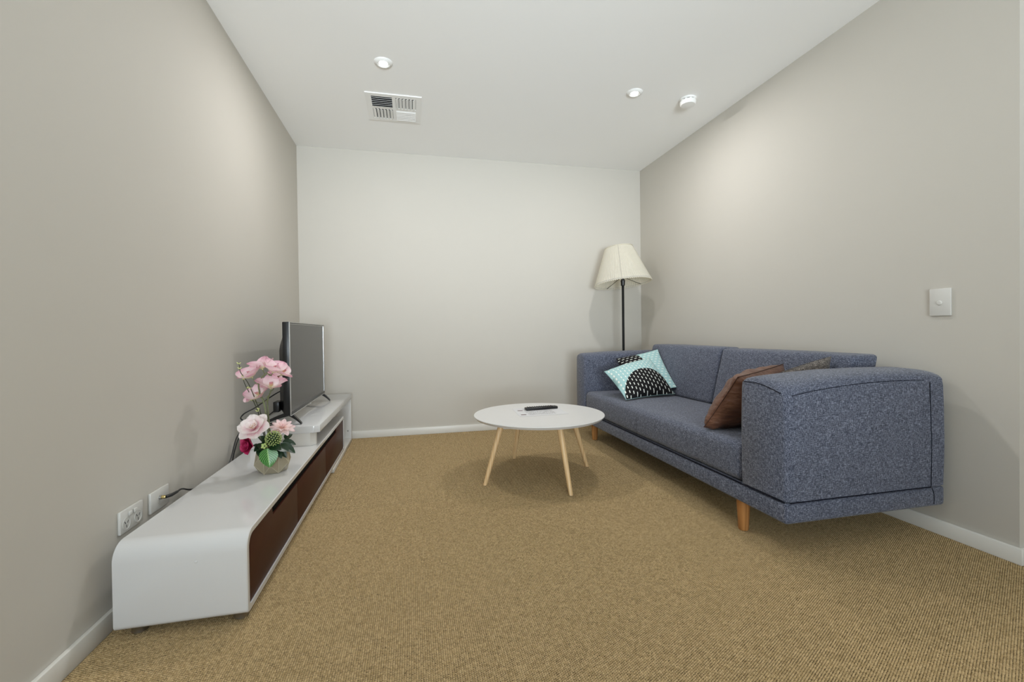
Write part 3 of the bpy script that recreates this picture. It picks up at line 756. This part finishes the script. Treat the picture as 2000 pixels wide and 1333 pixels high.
# ================================================================== SCATTER CUSHIONS
def cushion(name, corners, thick, mat, label, k=.06, n=28, wr=.004, seamcol=None, seed=1, group=None, power=.55, back=None):
    back = thick if back is None else back
    bl, br, tr, tl = [Vector(c) for c in corners]
    cen = (bl + br + tr + tl) / 4
    nrm = ((br - bl).cross(tl - bl)).normalized()
    def pos(u, v, s):
        a, b = 2 * u - 1, 2 * v - 1
        a2 = a * (1 - k * (1 - b * b)) ; b2 = b * (1 - k * (1 - a * a))
        U, V = (a2 + 1) / 2, (b2 + 1) / 2
        p = bl.lerp(br, U).lerp(tl.lerp(tr, U), V)
        h = max(0, (1 - a * a) * (1 - b * b)) ** power * (thick if s > 0 else back)
        q = p + nrm * s * h
        if 0 < h: q += nrm * s * wr * noise.noise(q * 16 + Vector((seed, 0, 0))) * min(1, h / .02)
        return q - cen
    bm = BM(); lay = bm.loops.layers.uv.verify()
    F = [[bm.verts.new(pos(i / n, j / n, 1)) for j in range(n + 1)] for i in range(n + 1)]
    B = [[F[i][j] if i in (0, n) or j in (0, n) else bm.verts.new(pos(i / n, j / n, -1)) for j in range(n + 1)] for i in range(n + 1)]
    for G, fl in ((F, 0), (B, 1)):
        for i in range(n):
            for j in range(n):
                q = [(i, j), (i + 1, j), (i + 1, j + 1), (i, j + 1)]
                if fl: q = q[::-1]
                f = bm.faces.new([G[a][b] for a, b in q])
                for lp, (a, b) in zip(f.loops, q): lp[lay].uv = (a / n, b / n)
    o = thing(name, label, 'cushion', cen, group)
    c = mesh_obj('cushion_cover', bm, mat, None, angle=80); c.parent = o
    ed = [pos(i / n, 0, 1) for i in range(n)] + [pos(1, j / n, 1) for j in range(n)] + [pos(1 - i / n, 1, 1) for i in range(n)] + [pos(0, 1 - j / n, 1) for j in range(n + 1)]
    bm = BM(); tube(bm, ed, .0016, 6); s = mesh_obj('edge_seam', bm, seamcol or mat, None); s.parent = o
    return o
fBL, fBR, fTR, fTL = Vector((1.388, 2.705, .405)), at(1318, 770, 2.79), at(1268, 699, 3.06), at(1180, 726, 3.03)
cushion('scatter_cushion', [fBL, fBR, fTR, fTL], .075, M['dash1'], 'aqua cushion with white dashes and a black dome at its bottom', k=.05, seamcol=M['dash1'], back=.03, power=.5)
rTR, rTL, rBR = at(1284.5, 682.5, 3.17), at(1204, 701, 3.235), at(1322, 757, 2.825)
rBL = rTL + rBR - rTR
cushion('scatter_cushion', [rTL, rBL, rBR, rTR], .045, M['dash2'], 'aqua cushion with a black side tucked behind another cushion', k=.05, seamcol=M['dash2'], back=.012)
cushion('scatter_cushion', [(1.352, 1.850, .402), (1.815, 2.085, .404), at(1530, 711, 1.915), at(1441, 737, 1.70)], .125, M['suede'], 'chocolate brown satin cushion propped inside the sofa arm', k=.035, wr=.016, seamcol=plain('brown_seam', rgb(60, 36, 28), .7), seed=4, power=.42, back=.07)
cushion('scatter_cushion', [(1.56, 1.690, .41), (1.86, 1.720, .43), at(1623, 697, 1.685), at(1512, 733, 1.655)], .055, M['darkcush'], 'charcoal woven cushion peeking over the sofa arm behind the brown one', k=-.03, seed=8, back=.045)

# ================================================================== FLOOR LAMP
LX, LY = 1.822, 3.592
t = thing('floor_lamp', 'black floor lamp with a pleated cream shade behind the sofa', 'floor lamp', (LX, LY, 0))
bm = BM(); lathe(bm, [(.13, 0), (.13, .006), (.12, .014), (.03, .022), (.012, .035)], 48, (LX, LY, 0)); mesh_obj('base', bm, M['blackm'], t)
bm = BM(); tube(bm, [(LX, LY, .02), (LX, LY, .7), (LX, LY, 1.28)], .0105, 16); mesh_obj('pole', bm, M['blackm'], t)
bm = BM(); lathe(bm, [(.0105, 1.262), (.018, 1.268), (.019, 1.300), (.021, 1.312), (.015, 1.312), (.014, 1.37)], 24, (LX, LY, 0)); mesh_obj('lamp_holder', bm, M['black'], t)
bm = BM(); lathe(bm, [(.013, 1.365), (.016, 1.38), (.029, 1.42), (.030, 1.44), (.020, 1.466), (.001, 1.472)], 24, (LX, LY, 0)); mesh_obj('bulb', bm, M['plate'], t)
sc = Vector((LX, LY, 1.282)); tilt = Matrix.Translation(sc) @ Matrix.Rotation(radians(-3.6), 4, 'Y') @ Matrix.Rotation(radians(-6.5), 4, 'X')
NP = 90; SEG = NP * 4; R0, R1, SH = .248, .122, .325
bm = BM(); rows = 10; rings = []
for j in range(rows + 1):
    f = j / rows; ring = []
    for k in range(SEG):
        a = 2 * pi * k / SEG; ph = cos(2 * pi * k / 4)
        r = R0 + (R1 - R0) * f + .0032 * ph * (1 - .5 * f)
        z = f * SH + (.003 * ph if j == 0 else 0)
        ring.append(bm.verts.new(tilt @ Vector((r * cos(a), r * sin(a), z))))
    rings.append(ring)
for A, B in zip(rings, rings[1:]):
    for k in range(SEG): bm.faces.new((A[k], A[(k + 1) % SEG], B[(k + 1) % SEG], B[k]))
shd = mesh_obj('lamp_shade', bm, M['shade'], t, angle=180); shd['label'] = 'pleated cream fabric shade'
def ringtube(name, r, z, rad, mat, zz=False):
    bm = BM(); n = 96; pts = [tilt @ Vector((r * cos(2 * pi * k / n), r * sin(2 * pi * k / n), z)) for k in range(n + 1)]
    tube(bm, pts, rad, 6, cap=False); return mesh_obj(name, bm, mat, t)
ringtube('top_ring', R1 + .001, SH, .0035, M['shade']); ringtube('rim_tape', R0 - .004, .012, .0022, M['twig'] if False else M['tedge'])
for k in range(3):
    a = radians((100, 22, 241)[k]); bm = BM()
    tube(bm, [tilt @ Vector((.018 * cos(a), .018 * sin(a), .06)), tilt @ Vector(((R0 - .006) * cos(a), (R0 - .006) * sin(a), .008))], .0022, 6); mesh_obj('shade_strut', bm, M['blackm'], t)
bm = BM(); a = radians(-118)
tube(bm, [tilt @ Vector(((R0 + .004) * cos(a), (R0 + .004) * sin(a), 0)), tilt @ Vector(((R1 + .004) * cos(a), (R1 + .004) * sin(a), SH))], .0016, 6); mesh_obj('shade_seam', bm, M['tedge'], t)

# ================================================================== VASE AND FLOWERS
VX, VY, VZ = -.604, 2.105, CZ1
t = thing('vase', 'faceted taupe ceramic vase standing on the tv stand', 'vase', (VX, VY, VZ))
NV = 6; A0 = radians(-90 - 22)
def vr(r, z, off): return [Vector((VX + r * cos(A0 + 2 * pi * (k + off) / NV), VY + r * sin(A0 + 2 * pi * (k + off) / NV), VZ + z)) for k in range(NV)]
Bt, Md, Tp = vr(.054, .0008, 0), vr(.076, .042, .5), vr(.060, .104, 0)
bm = BM(); b_, m_, t_ = [[bm.verts.new(p) for p in q] for q in (Bt, Md, Tp)]
inn = [bm.verts.new(p) for p in vr(.054, .104, 0)]; ind = [bm.verts.new(p) for p in vr(.048, .02, 0)]
for k in range(NV):
    j = (k + 1) % NV
    bm.faces.new((b_[k], b_[j], m_[k])); bm.faces.new((t_[j], t_[k], m_[k]))
    bm.faces.new((b_[k], m_[k], t_[k])); bm.faces.new((b_[k], t_[k], m_[k - 1]))
    bm.faces.new((t_[k], t_[j], inn[j], inn[k])); bm.faces.new((inn[k], inn[j], ind[j], ind[k]))
bm.faces.new(b_[::-1]); bm.faces.new(ind)
bmesh.ops.recalc_face_normals(bm, faces=bm.faces[:])
mesh_obj('body', bm, M['vase'], t, smooth=False)
bm = BM()
for k in range(NV):
    j = (k + 1) % NV
    for p, q in ((Bt[k], Tp[k]), (Bt[k], Md[k]), (Bt[j], Md[k]), (Md[k], Tp[k]), (Md[k], Tp[j])):
        tube(bm, [p, q], .0013, 6)
mesh_obj('ridge_lines', bm, M['vridge'], t)

def petalmesh(bm, L_, w, cup, curl, mt, nu=8, nv=12, tipw=.55, ruf=0, seed=0):
    """petal growing along local +x from the origin, facing +z"""
    def fn(u, v):
        s = 2 * u - 1; wid = w * max(.16 * (1 - v), sin(pi * min(1, v ** .85 * .93 + .07)) ** tipw)
        x = L_ * v; y = s * wid / 2
        z = cup * (s * s) * wid * .9 + curl * v * v * L_ + ruf * v * sin(7 * s + seed) * L_
        return mt @ Vector((x, y, z))
    gridsurf(bm, nu, nv, fn)
def blossom(par, pos, facing, spec, mat, name='petal', roll=0.):
    fr = Matrix.Translation(pos) @ frame_from(Vector(facing)) @ Matrix.Rotation(roll, 4, 'Z')
    for i, (ang, L_, w, pitch, cup, curl, ruf) in enumerate(spec):
        bm = BM()
        mt = fr @ Matrix.Rotation(radians(ang), 4, 'Z') @ Matrix.Rotation(radians(-pitch), 4, 'Y') @ Matrix.Translation((.003, 0, .0004 * i))
        petalmesh(bm, L_, w, cup, curl, mt, ruf=ruf, seed=i * 1.7)
        mesh_obj(name, bm, mat, par, angle=180)
def stem(par, pts, r0, r1, mat=None, name='stem'):
    P = spline(pts, 8); n = len(P)
    bm = BM(); tube(bm, P, [r0 + (r1 - r0) * k / (n - 1) for k in range(n)], 8); return mesh_obj(name, bm, mat or M['stem'], par)
vb = Vector((VX, VY, VZ + .022))
def orchid_flower(par, u, v, y, size, face, roll=0.):
    p = at(u, v, y); s = size
    spec = [(0, s * .72, s * .86, 38, .16, -.10, .03), (180, s * .72, s * .86, 38, .16, -.10, .03),
            (90, s * .70, s * .62, 50, .18, -.06, .03), (225, s * .56, s * .48, 26, .14, -.05, .03), (315, s * .56, s * .48, 26, .14, -.05, .03)]
    fr = Vector(face).normalized()
    bm = BM(); lathe(bm, [(.0004, -.004), (.0022, -.002), (.0028, .003), (.0012, .009)], 10, p, frame_from(fr))
    heart = mesh_obj('flower_heart', bm, M['bud'], par)
    blossom(heart, p, fr, spec, M['orchid'], roll=roll)
    blossom(heart, p + fr * .008, fr, [(250, s * .25, s * .16, 60, .5, .2, 0), (290, s * .25, s * .16, 60, .5, .2, 0)], M['lip'], 'lip', roll)
    return p
# orchid sprays: stem plus blossoms
def spray(label, stempts, flowers):
    t = thing('orchid_spray', label, 'flower', vb, 'orchid sprays in the vase')
    stem(t, [vb + Vector((random.uniform(-.01, .01), random.uniform(-.01, .01), 0))] + stempts, .0038, .0026)
    for (u, v, y, size, face, roll, node) in flowers:
        p = orchid_flower(t, u, v, y, size, face, roll)
        a = stempts[node]; mid = (a + p) / 2 + Vector((0, 0, -.012))
        stem(t, [a, mid, p - Vector(face).normalized() * .003], .002, .0016, name='flower_stalk')
    return t
s1 = [at(518, 800, 2.10), at(508, 770, 2.09), at(505, 750, 2.08), at(511, 738, 2.08), at(521, 729, 2.08)]
spray('tall pale pink orchid stem with a cluster of upper blooms', s1, [
    (493, 738, 2.07, .098, (-.35, -.25, .9), .35, 2), (513, 722, 2.10, .092, (-.25, .1, .95), -.4, 4),
    (533, 728, 2.08, .098, (.25, -.15, .95), .2, 4), (549, 733, 2.13, .085, (.55, -.2, .8), .9, 4)])
s2 = [at(523, 800, 2.13), at(523, 782, 2.12), at(526, 772, 2.11), at(528, 765, 2.09)]
spray('shorter pink orchid stem with drooping lower blooms', s2, [
    (529, 760, 2.07, .098, (.12, -.25, .95), -.15, 3), (507, 776, 2.09, .090, (-.3, -.45, .8), .35, 2), (538, 748, 2.13, .085, (.3, -.1, .9), 1.2, 3), (491, 782, 2.14, .05, (-.6, -.3, .6), .2, 1)])
# budding twigs
def twig(label, pts, nb, seed):
    random.seed(seed)
    t = thing('bud_twig', label, 'twig', vb, 'budding twigs in the vase')
    stem(t, [vb + Vector((-.012, .01, 0))] + pts, .0022, .0014, M['twig'])
    P = spline(pts, 8)
    for k in range(nb):
        p = P[int((k + .5) / nb * (len(P) - 1))]
        a = random.uniform(0, 6.28)
        for q in range(2):
            d = Vector((cos(a + q * 2), -abs(sin(a + q)) * .5, .7 + .3 * q)).normalized()
            bm = BM(); lathe(bm, [(.0006, 0), (.0024, .003), (.0022, .008), (.0005, .012)], 8, p, frame_from(d)); mesh_obj('bud', bm, M['bud'], t)
twig('slender twig with pale buds rising beside the orchid', [at(510, 812, 2.10), at(502, 790, 2.09), at(495, 772, 2.08), at(484, 748, 2.07), at(470, 728, 2.06), at(468, 716, 2.06), at(464.5, 708, 2.06)], 6, 3)
twig('second thin budding twig leaning against the first', [at(507, 816, 2.12), at(499, 793, 2.11), at(488, 770, 2.10), at(478, 750, 2.09), at(473, 735, 2.085)], 4, 5)
# peony: large white-pink bloom
def rosette(par, pos, face, size, mat, rings, roll=0.):
    spec = []
    for n, L_, w, pitch, cup, curl, off, ruf in rings:
        for k in range(n): spec.append((off + 360 * k / n, L_ * size, w * size, pitch, cup, curl, ruf))
    blossom(par, pos, face, spec, mat, roll=roll)
random.seed(11)
p = at(498, 838, 2.03); fdir = Vector((-.15, -.72, .68))
t = thing('peony', 'open white and pink peony bloom with ochre heart', 'flower', vb)
stem(t, [vb + Vector((-.01, -.01, 0)), vb + Vector((-.012, -.02, .06)), p - fdir.normalized() * .004], .003, .0024)
rosette(t, p, fdir, .066, M['peony'], [(6, 1.0, .95, 8, .10, .10, 0, .035), (5, .86, .85, 26, .16, .12, 25, .03), (5, .60, .60, 48, .25, .05, 10, .02), (4, .40, .42, 64, .3, .0, 40, 0)])
bm = BM()
for k in range(14):
    a = k * 2.4; r = .0016 * sqrt(k) * 1.6; q = Matrix.Translation(p) @ frame_from(fdir)
    tube(bm, [q @ Vector((r * .5 * cos(a), r * .5 * sin(a), 0)), q @ Vector((r * 1.5 * cos(a), r * 1.5 * sin(a), .024))], [.0007, .0014], 5)
mesh_obj('stamens', bm, M['stamen'], t)
# carnation-like pale pink bloom
p = at(551, 838, 2.10); fdir = Vector((.25, -.42, .87))
t = thing('carnation', 'pale pink ruffled bloom on the shelf side of the vase', 'flower', vb)
stem(t, [vb + Vector((.012, 0, 0)), vb + Vector((.02, 0, .06)), p - fdir.normalized() * .004], .003, .0024)
rosette(t, p, fdir, .052, M['peony2'], [(9, 1.0, .50, 4, .2, -.05, 0, .05), (8, .86, .46, 20, .2, .05, 20, .05), (7, .6, .40, 42, .3, .05, 10, .03), (5, .4, .3, 62, .3, 0, 30, 0)])
# magenta rose
p = at(487, 869, 2.03); fdir = Vector((-.45, -.65, .05))
t = thing('rose', 'deep magenta rose drooping over the vase rim', 'flower', vb)
stem(t, [vb + Vector((-.012, 0, 0)), vb + Vector((-.03, -.02, .075)), p - fdir.normalized() * .006], .003, .0024)
rosette(t, p - fdir.normalized() * .012, fdir, .046, M['rose'], [(5, 1.0, 1.0, 30, .35, .05, 0, .03), (5, .86, .85, 52, .4, 0, 36, .03), (4, .66, .62, 68, .45, 0, 10, 0), (3, .5, .45, 80, .5, 0, 40, 0)])
# green flower head made of small florets
p = at(534, 857, 2.05)
t = thing('green_flower_head', 'round green head of tiny florets above the vase', 'flower', vb)
stem(t, [vb, vb + Vector((.004, -.02, .06)), p], .003, .0026)
bm = BM(); lathe(bm, [(.001, -.026), (.018, -.02), (.027, 0), (.02, .018), (.001, .026)], 16, p); mesh_obj('head_core', bm, M['sedumd'], t)
bm = BM(); random.seed(2)
for k in range(120):
    zz = 1 - 2 * (k + .5) / 120; a = k * 2.39996; r = sqrt(1 - zz * zz)
    d = Vector((r * cos(a), r * sin(a), zz)); q = Vector(p) + d * .030; tt = random.uniform(.006, .010)
    tube(bm, [Vector(p) + d * .022, q], .0007, 4); mt = Matrix.Translation(q) @ frame_from(d + Vector((random.uniform(-.4, .4), random.uniform(-.4, .4), 0)))
    lathe(bm, [(.0005, -.001), (.0030, .0), (.0024, .0026), (.0003, .0040)], 5, mtx=mt)
o = mesh_obj('florets', bm, M['sedum'], t, smooth=False); o['kind'] = 'stuff'
# leaves
def leaf(par, base, tip, width, up, mat, nv=12, droop=.15, fold=.12, name='leaf_blade', jag=0):
    base, tip = Vector(base), Vector(tip); d = tip - base; L_ = d.length; d.normalize()
    side = d.cross(Vector(up)).normalized(); n = side.cross(d).normalized()
    def fn(u, v):
        s = 2 * u - 1; wid = width * (sin(pi * v ** .72)) ** .75 * (1 + jag * abs(sin(v * 22)))
        return base + d * (L_ * v) + side * (s * wid / 2) + n * (fold * abs(s) * wid - droop * L_ * (v - v * v) * -1)
    bm = BM(); gridsurf(bm, 8, nv, fn); return mesh_obj(name, bm, mat, par, angle=180)
t = thing('veined_leaf', 'bright green veined leaf hanging over the vase front', 'leaf', vb)
lb = at(522, 876, 2.024)
stem(t, [vb, vb + Vector((0, -.03, .082)), lb + Vector((0, .004, .006)), lb], .002, .0016)
leaf(t, lb, at(527, 914, 2.016), .074, (0, -1, .2), M['vleaf'], nv=16, fold=-.08, droop=.1)
dark = [(468 + 40, 876, 2.05, 497, 872, 2.03, .03), (545, 872, 2.05, 560, 880, 2.04, .040), (548, 866, 2.06, 571, 882, 2.06, .034), (540, 876, 2.05, 548, 892, 2.03, .028),
        (552, 862, 2.08, 573, 868, 2.08, .03), (516, 868, 2.05, 500, 880, 2.03, .034), (535, 876, 2.05, 535, 890, 2.03, .03), (520, 862, 2.06, 507, 856, 2.05, .03), (556, 858, 2.1, 568, 850, 2.12, .03), (512, 872, 2.06, 506, 888, 2.03, .03), (528, 872, 2.04, 545, 878, 2.02, .036), (524, 866, 2.05, 512, 872, 2.03, .032), (540, 870, 2.06, 556, 890, 2.05, .03)]
t = thing('leaf_sprig', 'dark green leafy sprig filling the vase mouth', 'foliage', vb)
c0 = vb + Vector((0, -.006, .085))
stem(t, [vb, c0], .003, .0026)
for (u0, v0, y0, u1, v1, y1, w) in dark:
    a, b = at(u0, v0, y0), at(u1, v1, y1)
    st_ = stem(t, [c0, (c0 + a) / 2 + Vector((0, 0, .004)), a], .0016, .0012, name='leaf_stalk')
    leaf(st_, a, b + (b - a) * .25, w, (0, -.6, .8), M['dleaf'], jag=.12)
t = thing('small_leaf_rosette', 'tiny pale green rosette at the vase rim', 'foliage', vb)
p = at(517, 872, 2.015)
stem(t, [vb, vb + Vector((-.004, -.02, .07)), p + Vector((0, .003, -.002))], .002, .0014)
blossom(t, p, (-.1, -.9, .3), [(k * 72, .012, .011, 20, .2, .1, 0) for k in range(5)], M['sedum'], 'leaflet')
